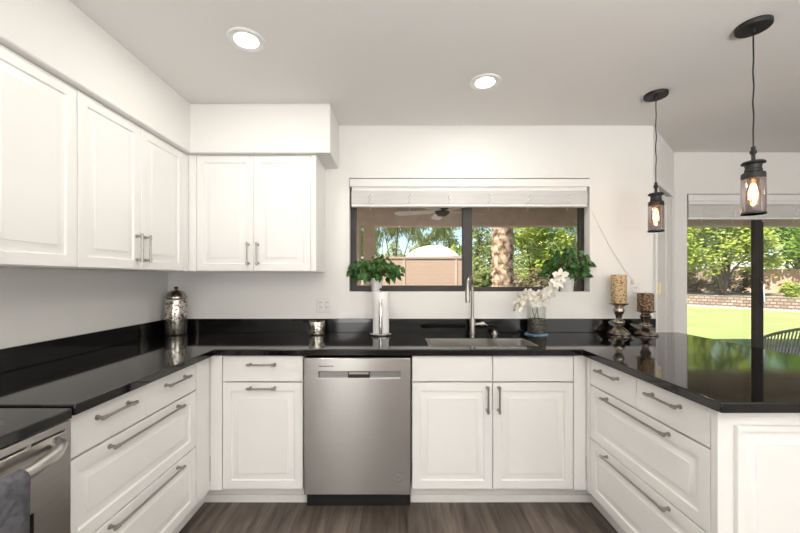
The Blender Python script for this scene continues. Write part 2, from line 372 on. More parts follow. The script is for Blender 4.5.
# ------------------------------------------------------------------ handles and cabinets (local frame: front faces -y, x along the run, z up)
def pull(parent, cx, cz, L, horiz=True, y=0.0, m=None):
    b = MB(); off = -.030
    def P(a, d): return (cx + a, y + d, cz) if horiz else (cx, y + d, cz + a)
    h = L / 2
    b.tube([P(-h, off), P(-h + .003, off), P(-h + .004, off), P(-h + .024, off), P(-h + .025, off), P(h - .025, off), P(h - .024, off), P(h - .004, off), P(h - .003, off), P(h, off)],
           [.0055, .0055, .0075, .0075, .0052, .0052, .0075, .0075, .0055, .0055], 12)
    for sg in (-1, 1):
        a = sg * (h - .014)
        b.tube([P(a, off), P(a, -.006), P(a, -.005), P(a, 0)], [.0055, .0055, .009, .009], 12)
    return b.build('handle', m or NICK, parent)
def carcass(t, W, D, z0, z1, x0=0.0, top=False, y0=.0205):
    b = MB().box(x0, x0 + .018, y0, D, z0, z1).box(x0 + W - .018, x0 + W, y0, D, z0, z1).box(x0 + .018, x0 + W - .018, y0, D, z0, z0 + .018).box(x0 + .018, x0 + W - .018, D - .008, D, z0 + .018, z1)
    b.box(x0 + .018, x0 + .035, y0, y0 + .018, z0 + .018, z1).box(x0 + W - .035, x0 + W - .018, y0, y0 + .018, z0 + .018, z1)
    b.box(x0 + .035, x0 + W - .035, y0, y0 + .018, z1 - .018, z1)
    if top: b.box(x0 + .018, x0 + W - .018, y0, D - .008, z1 - .018, z1)
    return b.build('carcass', CAB, t)
def toe(t, x0, x1, y=.068):
    k = MB().box(x0, x1, y + .012, y + .028, 0, .112).build('toe_kick', TOE, t)
    MB().box(x0, x1, y, y + .0115, 0, .045).build('shoe_moulding', TOE, k, bevel=.003)
ZB, ZT = .12, .876
ZD1, ZD2 = .722, .729       # gap under the top drawers
ZM1, ZM2 = .425, .431       # gap between middle and bottom drawer
def front(t, kind, x0, x1, z0, z1, raised=True, fr=.047):
    return MB().panel(x0, x1, z0, z1, fr=fr, raised=raised).build(kind, CAB, t)

def drawer_base(label, loc, rz, W, toe_ext=(0, 0), hs=0.0):
    t = thing('drawer_cabinet', label, 'cabinet', loc, rz)
    carcass(t, W, .607, .112, .876)
    h = W / 2
    for (a, b) in ((.0015, h - .0015), (h + .0015, W - .0015)):
        d = front(t, 'drawer', a, b, ZD2, .873, raised=False); pull(d, (a + b) / 2 + hs, .826, .172)
    d = front(t, 'drawer', .0015, W - .0015, ZM2, ZD1); pull(d, h + hs, .698, .435)
    d = front(t, 'drawer', .0015, W - .0015, ZB, ZM1); pull(d, h + hs, .403, .435)
    toe(t, -toe_ext[0], W + toe_ext[1])
    return t
# left run, faces +x : local x -> world +y
t = drawer_base('white drawer cabinet on the left between stainless range and corner', (-1.045, 1.123, 0), R(90), .747, (0, .215), hs=.008)
MB().box(.75, .886, .0, .02, .115, .876).build('filler', CAB, t)
# right run, faces -x : local x -> world -y
t = drawer_base('white drawer cabinet in the peninsula on the right', (1.085, 1.969, 0), R(-90), .749, (.185, 0), hs=-.012)
MB().box(-.04, -.002, .0, .02, .115, .876).build('filler', CAB, t)
MB().box(.752, .7765, .0, .02, .0, .876).build('end_stile', CAB, t)
# end panel and back of the peninsula
pe = thing('peninsula_panel', 'white raised end panel closing the near end of the peninsula', 'cabinet panel', (1.085, 1.192, 0))
MB().box(0, .632, 0, .0005, 0, .876).box(.0205, .632, .0006, .014, 0, .876).build('end_board', CAB, pe)
MB().panel(.053, .59, .11, .823, y=-.016, t=.0155, fr=.018).build('end_panel', CAB, pe)
MB().box(.612, .632, .0145, 1.42, 0, .876).build('back_panel', CAB, pe)

# back run, faces -y
t = thing('base_cabinet', 'white base cabinet left of the dishwasher with one drawer and a pull-out front', 'cabinet', (-.975, 2.01, 0))
carcass(t, .458, .607, .112, .876)
MB().box(-.068, -.002, .0, .02, .115, .876).build('filler', CAB, t)
d = front(t, 'drawer', .002, .456, ZD2, .873, raised=False); pull(d, .229, .828, .165)
d = front(t, 'door', .002, .456, ZB, ZD1); pull(d, .229, .695, .165)
toe(t, -.145, .462)

t = thing('sink_cabinet', 'white two-door base cabinet under the sink', 'cabinet', (.099, 2.01, 0))
carcass(t, .914, .607, .112, .876)
front(t, 'false_front', .0015, .4545, ZD2, .873, raised=False); front(t, 'false_front', .4585, .9125, ZD2, .873, raised=False)
d = front(t, 'door', .0015, .4545, ZB, ZD1); pull(d, .425, .632, .155, False)
d = front(t, 'door', .4585, .9125, ZB, ZD1); pull(d, .489, .632, .155, False)
MB().box(.916, .984, .0, .02, .115, .876).build('filler', CAB, t)
toe(t, -.006, 1.058)

# wall cabinets
def wall_cab(label, loc, rz, doors, W, hinges, fillers=(), D=.30):
    t = thing('wall_cabinet', label, 'cabinet', loc, rz)
    carcass(t, W, D, 0, .762, top=True)
    for (a, b), hs in zip(doors, hinges):
        d = front(t, 'door', a, b, .004, .759)
        x = a + .030 if hs == 'l' else b - .030
        pull(d, x, .115, .15, False)
    for (a, b) in fillers: MB().box(a, b, .0, .02, .002, .761).build('filler', CAB, t)
    return t
wall_cab('white two-door wall cabinet on the back wall, left of the window', (-1.292, 2.318, 1.357), 0, [(.0, .3695), (.3715, .744)], .78, 'rl', [(-.053, -.002), (.746, .78)])
wall_cab('white two-door wall cabinet on the left wall, nearest the corner', (-1.347, 1.511, 1.357), R(90), [(0, .373), (.376, .757)], .759, 'rl', [(.7585, .808)], .318)
wall_cab('white wall cabinet on the left wall cut by the photo edge', (-1.347, .75, 1.357), R(90), [(0, .377), (.380, .757)], .759, 'rl', (), .318)

# ------------------------------------------------------------------ countertop
GZ0, GZ1 = .880, .915
xs = [XL + .001, -1.008, .204, .854, 1.05, 1.90, 2.09]; ys = [1.119, 1.14, 1.985, 2.09, 2.36, YB - .001]
def fill(i, j):
    if i == 0: return True
    if i == 5: return 1 <= j <= 4
    if i == 4: return j >= 1
    if j < 2: return False
    return not (i == 2 and j == 3)
ct = MB().cells(xs, ys, fill, GZ0, GZ1).build('countertop', GRAN, bevel=.004, seg=2)
tag(ct, 'U-shaped polished black granite countertop running round the kitchen to the peninsula', 'countertop')
MB().cells([XL + .001, XL + .021, 1.915], [1.119, 2.60, YB - .001], lambda i, j: i == 0 or j == 1, GZ1 + .0005, 1.016).build('backsplash', GRAN, ct, bevel=.002)

# sink
sk = thing('kitchen_sink', 'undermount stainless double-bowl sink below the window', 'sink', (.204, 2.09, .9125))
def bowl(x0, x1, y0, y1, dp):
    r = .04; b = MB()
    def ring(x0, x1, y0, y1, z, r, n=6):
        out = []
        for cx, cy, a0 in ((x1 - r, y1 - r, 0), (x0 + r, y1 - r, 90), (x0 + r, y0 + r, 180), (x1 - r, y0 + r, 270)):
            for k in range(n + 1):
                a = R(a0 + 90 * k / n); out.append((cx + r * math.cos(a), cy + r * math.sin(a), z))
        return out
    rs = [ring(x0 + .0005, x1 - .0005, y0 + .0005, y1 - .0005, 0, .012), ring(x0 + .006, x1 - .006, y0 + .006, y1 - .006, -.001, r), ring(x0 + .009, x1 - .009, y0 + .009, y1 - .009, -dp + .02, r), ring(x0 + .026, x1 - .026, y0 + .026, y1 - .026, -dp, r)]
    n = len(rs[0]); vs = [v for q in rs for v in q]; fs = []
    for i in range(3):
        for k in range(n): fs.append((i * n + k, i * n + (k + 1) % n, (i + 1) * n + (k + 1) % n, (i + 1) * n + k))
    fs.append(tuple(3 * n + k for k in range(n)))
    k0 = len(vs); vs += [(v[0], v[1], v[2] - .003) for v in vs]
    fs += [tuple(reversed([q + k0 for q in f])) for f in fs]
    for k in range(n): fs.append((k, k + k0, (k + 1) % n + k0, (k + 1) % n))
    return b.add(vs, fs, True)
for (a, b_, dp) in ((.0, .430, .20), (.431, .65, .16)):
    bw = bowl(a, b_, 0, .27, dp).build('bowl', SINKM, sk)
    MB().lathe([(0, 0), (.03, 0), (.042, .003), (.042, .001), (.042, 0)], (a + b_) / 2, .16, -dp + .001, 24).build('drain', CHROME, bw)

# faucet
fc = thing('kitchen_faucet', 'tall gooseneck pull-down faucet behind the sink', 'faucet', (.556, 2.535, GZ1))
MB().lathe([(.026, 0), (.026, .006), (.0205, .010), (.0205, .105), (.018, .115), (0, .115)], n=28).build('body', NICK, fc)
pts = [(0, 0, .11), (0, 0, .33)]
for k in range(1, 13):
    a = PI * k / 12; r = .085
    pts.append((-.069 * (1 - math.cos(a)) * .5, -r + r * math.cos(a), .33 + r * math.sin(a)))
MB().tube(pts, .0115, 16).build('spout', NICK, fc)
MB().tube([(-.069, -.17, .335), (-.069, -.17, .315), (-.069, -.171, .30), (-.069, -.171, .235)], [.0125, .0145, .0165, .0165], 18).build('spray_head', NICK, fc)
hd = MB().tube([(.018, 0, .068), (.055, 0, .070), (.057, 0, .070), (.085, -.004, .072)], [.013, .013, .0165, .0165], 16).tube([(.078, -.003, .078), (.105, -.012, .062)], [.006, .004], 10).build('lever', NICK, fc)
ag = thing('sink_air_gap', 'small low metal cap on the counter right of the faucet', 'sink cap', (.716, 2.535, GZ1))
MB().lathe([(.026, 0), (.026, .004), (.018, .006), (.016, .020), (.010, .026), (0, .027)], n=24).build('cap', NICK, ag)

# ------------------------------------------------------------------ dishwasher
dw = thing('dishwasher', 'stainless steel dishwasher between the white base cabinets', 'dishwasher', (-.208, 2.0, 0))
MB().box(-.299, .299, .006, .60, .10, .865).build('tub', BLACKM, dw)
dd = MB().cells([-.297, -.215, .24, .297], [.105, .758, .792, .868], lambda i, j: not (i == 1 and j == 1), -.02, .006, 'y').build('door', STEELV, dw, bevel=.004)
MB().box(-.215, .24, -.005, .0055, .758, .792).build('control_strip', mat('control_strip', (.33, .325, .32), .28, .9, var=.02), dd)
MB().box(-.052, .069, -.019, -.0055, .7585, .7915).build('handle_pocket', BLACKM, dd)
MB().box(-.047, .064, -.0215, -.0195, .778, .7915).build('handle_lip', NICK, dd)
MB().box(-.297, .297, .05, .07, .0, .098).build('kick_plate', BLACKM, dw)
# small engraved brand line and the round emblem
for k in range(10):
    MB().box(-.215 + k * .0085, -.2095 + k * .0085, -.0206, -.0201, .820, .826).build('brand_letter', DARKSLOT, dd)
em = MB()
def ringmesh(b, cx, cz, r0, r1, y, n=36):
    for k in range(n):
        a0 = 2 * PI * k / n; a1 = 2 * PI * (k + 1) / n
        q = [(cx + r * math.cos(a), y + d, cz + r * math.sin(a)) for d in (0, .001) for (r, a) in ((r0, a0), (r1, a0), (r1, a1), (r0, a1))]
        b.add(q, [(0, 1, 2, 3), (7, 6, 5, 4), (1, 5, 6, 2), (0, 3, 7, 4)])
ringmesh(em, .232, .205, .0245, .0275, -.0215)
for k in range(4):
    a = R(45 + 90 * k); em.tube([(.232 + .023 * math.cos(a + s_), -.021, .205 + .023 * math.sin(a + s_)) if i % 2 == 0 else (.232 + .018 * math.cos(a + s_), -.021, .205 + .018 * math.sin(a + s_)) for i, s_ in enumerate((-.5, -.2, .1, .4))], .0010, 6)
emb = em.build('emblem', CHROME, dd)
def text_part(s, size, parent, loc, rot, m, name='lettering', ext=.0004):
    cu = bpy.data.curves.new(name, 'FONT'); cu.body = s; cu.size = size; cu.align_x = 'CENTER'; cu.align_y = 'CENTER'; cu.extrude = ext; cu.resolution_u = 3
    tmp = bpy.data.objects.new('tmp', cu); C.objects.link(tmp)
    me = bpy.data.meshes.new_from_object(tmp.evaluated_get(bpy.context.evaluated_depsgraph_get())); bpy.data.objects.remove(tmp)
    me.materials.clear(); me.materials.append(m)
    o = bpy.data.objects.new(name, me); C.objects.link(o); o.parent = parent; o.location = loc; o.rotation_euler = rot; return o
text_part('GE', .026, emb, (.232, -.0212, .205), (R(90), 0, 0), CHROME)

# ------------------------------------------------------------------ range
rg = thing('kitchen_range', 'stainless range with black glass cooktop on the left', 'stove', (-1.06, .352, 0), R(90))
# local: x along world +y (0..0.762), -y = room side
MB().box(0.002, .760, .03, .58, .06, .874).build('body', STEEL, rg)
MB().box(.001, .761, -.052, .585, .8745, .909).build('cooktop', BLACKG, rg, bevel=.005)
for (x, y, r) in ((.19, .12, .09), (.57, .12, .11), (.19, .40, .075), (.57, .40, .09)):
    q = MB()
    for k in range(40):
        a0 = 2 * PI * k / 40; a1 = 2 * PI * (k + 1) / 40
        q.add([(x + rr * math.cos(a), y + rr * math.sin(a), .9094) for rr, a in ((r, a0), (r + .004, a0), (r + .004, a1), (r, a1))], [(0, 1, 2, 3)])
    q.build('burner_ring', RING, rg)
od = MB().cells([.002, .115, .40, .626, .640, .647, .741, .760], [.27, .36, .655, .843, .850, .872], lambda i, j: not (j == 1 and 1 <= i <= 4) and not (j == 3 and i in (2, 4, 5)), -.047, .028, 'y').build('oven_door', STEEL, rg, bevel=.002)
MB().box(.38, .75, -.035, -.02, .842, .851).build('vent_slot', DARKSLOT, od)
MB().box(.115, .647, -.045, -.03, .36, .655).build('oven_window', BLACKG, od)
MB().tube([(.035, -.045, .828), (.045, -.068, .822), (.085, -.092, .812), (.16, -.103, .805), (.30, -.106, .802), (.46, -.106, .802), (.59, -.103, .805), (.665, -.092, .812), (.702, -.068, .820), (.710, -.045, .824)], [.016, .017, .017, .017, .017, .017, .017, .017, .017, .016], 16).build('handle', STEEL, od)
MB().box(.004, .758, -.04, .028, .07, .262).build('storage_drawer', STEEL, rg, bevel=.003)
MB().box(.01, .75, .0, .03, 0, .065).build('kick_plate', BLACKM, rg)
# towel over the handle: world coordinates
def towel():
    b = MB(); n = 14; prof = []
    X0 = -.954
    for k in range(9): prof.append((X0 + .0235 - .003 * k / 8, .45 + (.802 - .45) * k / 8))
    for k in range(1, 8):
        a = PI * k / 8; prof.append((X0 + .0205 * math.cos(a), .802 + .0205 * math.sin(a)))
    for k in range(6): prof.append((X0 - .0205 - .001 * k / 5, .802 - .30 * k / 5))
    vs = []; fs = []; m_ = len(prof)
    for i in range(n + 1):
        y = .58 + .328 * i / n
        for j, (x, z) in enumerate(prof):
            hang = max(0, (.802 - z)) / .34
            vs.append((x + .0045 * math.sin(i * 1.1) * hang * (1 if j < 9 else .2), y - .012 * hang * (i / n), z))
    for i in range(n):
        for j in range(m_ - 1): a = i * m_ + j; fs.append((a, a + 1, a + 1 + m_, a + m_))
    b.add(vs, fs, True); return b
o = towel().build('dish_towel', TOWEL); md = o.modifiers.new('solid', 'SOLIDIFY'); md.thickness = .003; md.offset = 1
tag(o, 'dark grey towel hanging over the oven handle', 'towel')

# ------------------------------------------------------------------ things on the counter
o = thing('canister', 'tall mercury-glass canister in the left corner of the counter', 'canister', (-1.553, 2.525, GZ1))
MB().lathe([(.060, 0), (.066, .004), (.070, .012), (.070, .242), (.067, .252), (.062, .256), (0, .256)], n=40).build('body', MERC, o)
ld = MB().lathe([(.066, .2565), (.070, .260), (.070, .268), (.062, .275), (.060, .285), (.045, .302), (.025, .312), (.012, .316), (0, .316)], n=40).build('lid', MERCD, o)
MB().lathe([(.006, .312), (.006, .318), (.014, .326), (.015, .332), (.008, .340), (0, .341)], n=20).build('knob', MERCD, ld)
o = MB().lathe([(.050, 0), (.056, .004), (.058, .012), (.058, .088), (.056, .094), (.052, .094), (.052, .01), (0, .01)], n=36).build('votive_holder', MERC, loc=(-.549, 2.515, GZ1))
tag(o, 'small round mercury-glass candle cup on the counter below the outlet', 'candle cup')

# paper towel holder and roll
px, py = -.0955, 2.50
o = thing('paper_towel_holder', 'chrome upright paper towel holder left of the sink', 'paper towel holder', (px, py, GZ1))
MB().lathe([(.080, 0), (.083, .004), (.083, .012), (.078, .017), (.03, .019), (0, .019)], n=40).build('base', CHROME, o)
MB().lathe([(.006, .019), (.006, .305), (.0065, .31), (0, .31)], n=14).build('rod', CHROME, o)
MB().lathe([(.003, .309), (.012, .316), (.013, .322), (.006, .329), (0, .33)], n=18).build('finial', BLACKM, o)
MB().tube([(.0, -.072, .012), (.0, -.076, .06), (.0, -.069, .12), (.0, -.0735, .18), (.0, -.066, .25)], [.010, .013, .012, .013, .006], 14).build('tension_arm', CHROME, o)
o = MB().lathe([(.020, .0195), (.056, .0195), (.0565, .022), (.0565, .302), (.056, .304), (.020, .304), (.020, .0195)], n=48)
o = o.build('paper_towel_roll', PAPER, loc=(px, py, GZ1)); tag(o, 'white paper towel roll standing on its chrome holder', 'paper towel roll')

# candle holders and candles
def holder(label, loc, h):
    f = h / .223
    P = [(.070, 0), (.075, .004), (.075, .010), (.066, .020), (.052, .036 * f), (.030, .052 * f), (.020, .062 * f), (.017, .070 * f), (.030, .078 * f), (.041, .086 * f), (.040, .094 * f), (.026, .102 * f),
         (.019, .112 * f), (.022, .135 * f), (.032, .155 * f), (.036, .170 * f), (.030, .185 * f), (.024, .195 * f), (.040, .205 * f), (.058, .213 * f), (.060, .220 * f), (.055, h), (0, h)]
    o = MB().lathe(P, n=40).build('candle_holder', MERCD, loc=loc); tag(o, label, 'candle holder', None); return o
holder('taller turned silver candle holder carrying the pale candle', (1.592, 2.520, GZ1), .223)
holder('shorter turned silver candle holder carrying the dark candle', (1.768, 2.500, GZ1), .171)
def candle(label, loc, r, h, m):
    t = thing('pillar_candle', label, 'candle', loc)
    MB().lathe([(r - .002, 0), (r, .003), (r, h - .004), (r - .004, h), (r - .012, h - .004), (0, h - .006)], n=36).build('wax', m, t)
    MB().tube([(0, 0, h - .007), (.001, .001, h + .004), (.003, .001, h + .008)], .0012, 6).build('wick', WICK, t)
candle('tall tan patterned pillar candle on the taller holder', (1.592, 2.520, GZ1 + .2235), .049, .200, CANDLE)
candle('short dark brown pillar candle on the shorter holder', (1.768, 2.500, GZ1 + .1715), .050, .122, CANDLED)

# orchid in a glass vase
vx, vy = 1.010, 2.525
o = MB().lathe([(.085, 0), (.088, .003), (.085, .006), (0, .006)], n=6, smooth=False).build('coaster', COAST, loc=(vx, vy, GZ1)); tag(o, 'pale blue coaster under the glass vase', 'coaster')
va = thing('glass_vase', 'clear cylindrical glass vase with dark filling right of the sink', 'vase', (vx, vy, GZ1 + .0065))
MB().lathe([(0, 0), (.062, 0), (.064, .003), (.064, .192), (.0625, .193), (.061, .192), (.061, .008), (0, .008)], n=40).build('glass_wall', CLEAR, va)
MB().lathe([(0, .0085), (.060, .0085), (.060, .10), (.05, .106), (.02, .101), (0, .104)], n=36).build('pebble_filling', PEBB, va)
orc = thing('orchid_spray', 'cream orchid blossoms arching out of the glass vase', 'flowers', (vx, vy, GZ1 + .11))
def arc(pts, n=14):
    P = [Vector(p) for p in pts]; out = []
    P = [P[0] * 2 - P[1]] + P + [P[-1] * 2 - P[-2]]
    for i in range(1, len(P) - 2):
        for k in range(n):
            t = k / n; a, b, c, d = P[i - 1:i + 3]
            out.append(.5 * ((2 * b) + (c - a) * t + (2 * a - 5 * b + 4 * c - d) * t * t + (-a + 3 * b - 3 * c + d) * t ** 3))
    out.append(P[-2]); return out
s1 = arc([(.015, 0, -.005), (-.01, -.01, .12), (-.05, -.02, .175), (-.11, -.03, .165), (-.15, -.035, .10), (-.155, -.035, .05)])
s2 = arc([(-.02, .0, -.005), (.02, -.01, .12), (.06, -.015, .19), (.12, -.02, .24), (.16, -.02, .30)])
s3 = arc([(.0, .02, -.005), (-.03, .0, .08), (.0, -.03, .16), (.03, -.04, .19)])
MB().tube(s1, .0025, 8).tube(s2, .0025, 8).tube(s3, .0022, 8).build('stem', STEM, orc)
def blossom(pos, size, az, el):
    b = MB(); M = Matrix.Translation(pos) @ Matrix.Rotation(az, 4, 'Z') @ Matrix.Rotation(el, 4, 'X')
    for k in range(5):
        a = 2 * PI * k / 5 + PI / 2; wd = .34 if k in (1, 4) else .25
        c, s_ = math.cos(a), math.sin(a); vs = []
        for (u, v, w_) in ((.02, 0, 0), (.3, wd, .08), (.7, wd * 1.05, .10), (1.0, 0, .02), (.7, -wd * 1.05, .10), (.3, -wd, .08), (.5, 0, .0)):
            x = u * size; y = v * size
            vs.append(M @ Vector((x * c - y * s_, -w_ * size, x * s_ + y * c)))
        b.add(vs, [(0, 1, 6), (1, 2, 6), (2, 3, 6), (3, 4, 6), (4, 5, 6), (5, 0, 6)], True)
    f = b.build('blossom', PETAL, orc)
    b = MB(); c0 = M @ Vector((0, -.12 * size, 0)); b.lathe([(0, -.1 * size), (.1 * size, -.05 * size), (.13 * size, 0), (.09 * size, .08 * size), (0, .12 * size)], c0.x, c0.y, c0.z, 8)
    b.build('centre', PETALC, f)
rr = random.Random(3)
for (st, idx) in ((s1, range(26, 68, 4)), (s2, range(16, 57, 4)), (s3, range(20, 43, 4))):
    for q in idx:
        p = st[min(q, len(st) - 1)] + Vector((rr.uniform(-.012, .012), rr.uniform(-.03, -.005), rr.uniform(-.012, .014)))
        blossom(p, rr.uniform(.040, .058) * (.6 if (st is s1 and q > 58) else 1), rr.uniform(-.9, .9), rr.uniform(-.5, .5))

# potted plants on the window ledge
def leafy(label, loc, r0, r1, h, spread, n, seed, sway=0, hh=.13, xl=-1, xr=1):
    t = thing('potted_plant', label, 'plant', loc); rd = random.Random(seed)
    MB().lathe([(r1, 0), (r0, h - .004), (r0 + .001, h), (r0 - .005, h), (r0 - .007, h - .012), (0, h - .012)], n=36).build('pot', POT, t)
    MB().lathe([(0, h - .014), (r0 - .009, h - .0115), (r0 - .012, h - .010), (0, h - .006)], n=24).build('soil', SOIL, t)
    b = MB(); stm = MB()
    for k in range(n):
        a = rd.uniform(0, 2 * PI); q = rd.random() ** .55
        x = math.cos(a) * spread * q + sway; y = math.sin(a) * .075 * q - .030
        zz = h + .005 + rd.random() * (hh - .5 * hh * q ** 2)
        y = min(y, .018)
        base = Vector((rd.uniform(-.02, .02), rd.uniform(-.02, .01), h - .01)); tip = Vector((x, y, zz))
        tip.y = min(tip.y, .018 if xl < tip.x < xr else -.038)
        stm.tube([base, (base + tip) / 2 + Vector((0, -.012, .03)), tip], .0013, 5, False)
        L = rd.uniform(.026, .050); W = L * .42
        dr_ = Vector((x * 2.5 + rd.uniform(-.5, .5), -.25 + rd.uniform(-.5, .25), rd.uniform(-.7, .25))).normalized()
        side = dr_.cross(Vector((rd.uniform(-.6, .6), -1, rd.uniform(0, .8)))).normalized(); nr = side.cross(dr_)
        vs = []
        for (u, v) in ((0, 0), (.18, .75), (.45, 1), (.75, .62), (1.08, 0), (.75, -.62), (.45, -1), (.18, -.75), (.5, 0)):
            p = tip + dr_ * (u * L) + side * (v * W) + nr * (.16 * L * abs(v)) - Vector((0, 0, .25 * L * u * u))
            p.y = min(p.y, .038 if xl < p.x < xr else -.036); vs.append(p)
        b.add(vs, [(0, 1, 8), (1, 2, 8), (2, 3, 8), (3, 4, 8), (4, 5, 8), (5, 6, 8), (6, 7, 8), (7, 0, 8)], False)
    b.build('leaves', LEAF, t); stm.build('stems', STEM, t)
    return t
leafy('trailing green plant in white pot at the left end of the window ledge', (-.135, 2.652, 1.2145), .048, .036, .100, .195, 190, 11, 0, .165, -.17, 1)
leafy('trailing green plant in white pot at the right end of the window ledge', (1.285, 2.652, 1.2145), .056, .044, .108, .180, 220, 23, -.03, .235, -1, .13)

# outlets
def outlet(label, x, z, wv, n=2):
    t = thing('wall_outlet', label, 'outlet', (x, YB, z))
    MB().box(-wv / 2, wv / 2, -.006, 0, -.057, .057).build('cover_plate', PLAST, t, bevel=.003)
    for k in range(n):
        c = (k - (n - 1) / 2) * .046
        q = MB().box(c - .017, c + .017, -.009, -.006, -.034, .034).build('receptacle', PLAST, t, bevel=.002)
        for zz in (-.018, .018):
            MB().box(c - .008, c - .005, -.0096, -.009, zz - .006, zz + .006).box(c + .005, c + .008, -.0096, -.009, zz - .006, zz + .006).build('slot', DARKSLOT, q)
outlet('white double wall outlet left of the window, above the small candle cup', -.518, 1.118, .116)
outlet('white wall outlet behind the candles', 1.775, 1.225, .073, 1)

# ------------------------------------------------------------------ ceiling lights
def downlight(label, x, y):
    t = thing('recessed_light', label, 'ceiling light', (x, y, ZC), 0)
    MB().lathe([(.055, -.003), (.060, -.006), (.083, -.008), (.087, -.004), (.087, 0), (.055, 0), (.055, -.003)], n=48).build('trim_ring', TRIMW, t)
    MB().lathe([(0, -.0045), (.0545, -.0045), (.0545, -.001), (0, -.001)], n=40).build('lens', LENS, t)
    l = lamp('lamp', 'AREA', (0, 0, -.012), (0, 0, 0), DOWN_W, (1.0, .95, .87), shape='DISK', size=.10); l.parent = t
    return t
downlight('recessed ceiling light over the left side of the kitchen', -.70, 1.678)
downlight('recessed ceiling light over the sink', .520, 2.038)
for (x, y, lb) in ((-.70, -.1, 'over the walkway on the range side'), (.8, -.1, 'over the walkway on the peninsula side'), (3.6, .8, 'over the dining side'), (3.6, -1.6, 'over the living side'), (.1, -2.2, 'at the back of the living side')):  # assumed fixtures out of view, added to light the room
    downlight('assumed recessed ceiling light ' + lb, x, y)

# pendants
def pendant(label, x, y):
    t = thing('pendant_light', label, 'pendant light', (x, y, 0), 0, 'pendants over the peninsula')
    MB().lathe([(.063, ZC), (.063, ZC - .016), (.060, ZC - .020), (.012, ZC - .020), (.010, ZC - .040), (.004, ZC - .044), (0, ZC - .044)], n=40).build('canopy', BLACKM, t)
    pts = []; n = 24
    for k in range(n + 1):
        z = ZC - .04 - (ZC - .04 - 1.895) * k / n; pts.append((.0016 * math.sin(k * 1.0 + x * y) * math.sin(PI * k / n), .0012 * math.cos(k * .9) * math.sin(PI * k / n), z))
    MB().tube(pts, .0028, 8).build('cord', BLACKM, t)
    MB().lathe([(0, 1.900), (.008, 1.898), (.008, 1.885), (.012, 1.880), (.012, 1.868), (.007, 1.864), (.007, 1.838), (.016, 1.834), (.036, 1.832), (.041, 1.827), (.041, 1.822), (.030, 1.818), (.027, 1.80), (.030, 1.797), (.030, 1.786), (.040, 1.780), (.041, 1.770), (.041, 1.755), (.038, 1.755), (0, 1.757)], n=36).build('socket_cap', BLACKM, t)
    g = MB().lathe([(.037, 1.756), (.041, 1.750), (.0415, 1.62), (.0415, 1.605), (.0395, 1.605), (.0395, 1.75), (.037, 1.754), (.037, 1.756)], n=40).build('glass_jar', SMOKE, t)
    MB().lathe([(.0395, 1.598), (.0425, 1.598), (.0425, 1.606), (.0395, 1.606), (.0395, 1.598)], n=40).build('rim', BLACKM, g)
    bl = MB().lathe([(0, 1.752), (.013, 1.750), (.013, 1.735), (.020, 1.715), (.025, 1.69), (.024, 1.665), (.016, 1.645), (.006, 1.634), (0, 1.632)], n=24).build('bulb', BULBG, t)
    f = MB()
    for k in range(5):
        a = 2 * PI * k / 5; f.tube([(.004 * math.cos(a), .004 * math.sin(a), 1.735), (.012 * math.cos(a), .012 * math.sin(a), 1.712), (.011 * math.cos(a + .5), .011 * math.sin(a + .5), 1.665)], .0016, 6)
    f.build('filament', FILA, bl)
    l = lamp('lamp', 'POINT', (0, 0, 1.69), (0, 0, 0), PEND_W, (1.0, .72, .42), shadow_soft_size=.02); l.parent = t
pendant('black pendant with smoked glass jar, the farther one near the wall', 1.598, 2.17)
pendant('black pendant with smoked glass jar, the nearer larger-looking one', 1.595, 1.578)

# ------------------------------------------------------------------ outside: patio
GZ = -.10
struct(MB().box(-9, 12, 2.77, 6.95, GZ - .1, GZ + .06).build('patio_slab', CONC))
struct(MB().box(-30, 40, 2.77, 60, GZ - .3, GZ - .1001).build('ground', DIRT))
struct(MB().box(4.5, 30, 6.96, 25, GZ - .1, GZ).build('lawn', GRASS))
rf = struct(MB().box(-9, 12, 2.78, 6.95, 2.66, 2.80).build('patio_roof', ROOFC))
MB().box(-9, 12, 6.72, 6.95, 2.305, 2.659).build('beam', STUCCO, rf)
for k in range(9): MB().box(-8 + k * 2.3, -7.86 + k * 2.3, 2.80, 6.72, 2.60, 2.659).build('rafter', ROOFC, rf)
for (x, wv, lb) in ((-.585, .20, 'tan stucco patio post seen in the left pane'), (-.95, .30, 'second tan stucco patio post at the left edge of the window'), (9.0, .3, 'tan stucco patio post far right')):
    o = MB().box(x, x + wv, 6.74, 6.92, GZ + .06, 2.3045).build('patio_post', STUCCO); tag(o, lb, 'post')
fn = thing('ceiling_fan', 'patio ceiling fan seen through the left pane under the roof', 'ceiling fan', (.66, 4.9, 2.23))
MB().lathe([(0, -.07), (.06, -.06), (.10, -.02), (.10, .04), (.05, .07), (.018, .08), (.018, .38), (.06, .40), (.06, .455), (0, .455)], n=28).build('motor', BRONZE, fn)
for k in range(5):
    a = R(20 + 72 * k); b = MB(); vs = []
    for (u, v, z) in ((.09, .03, 0), (.2, .06, .006), (.6, .07, .008), (.68, .04, .004), (.68, -.04, -.004), (.6, -.07, -.008), (.2, -.06, -.006), (.09, -.03, 0)):
        for dz in (0, .008): vs.append((u * math.cos(a) - v * math.sin(a), u * math.sin(a) + v * math.cos(a), z * 2 + dz))
    n = 8; fs = [tuple(range(0, 16, 2)), tuple(reversed(range(1, 16, 2)))] + [(2 * i, 2 * ((i + 1) % n), 2 * ((i + 1) % n) + 1, 2 * i + 1) for i in range(n)]
    b.add(vs, fs).build('blade', SLAT, fn)

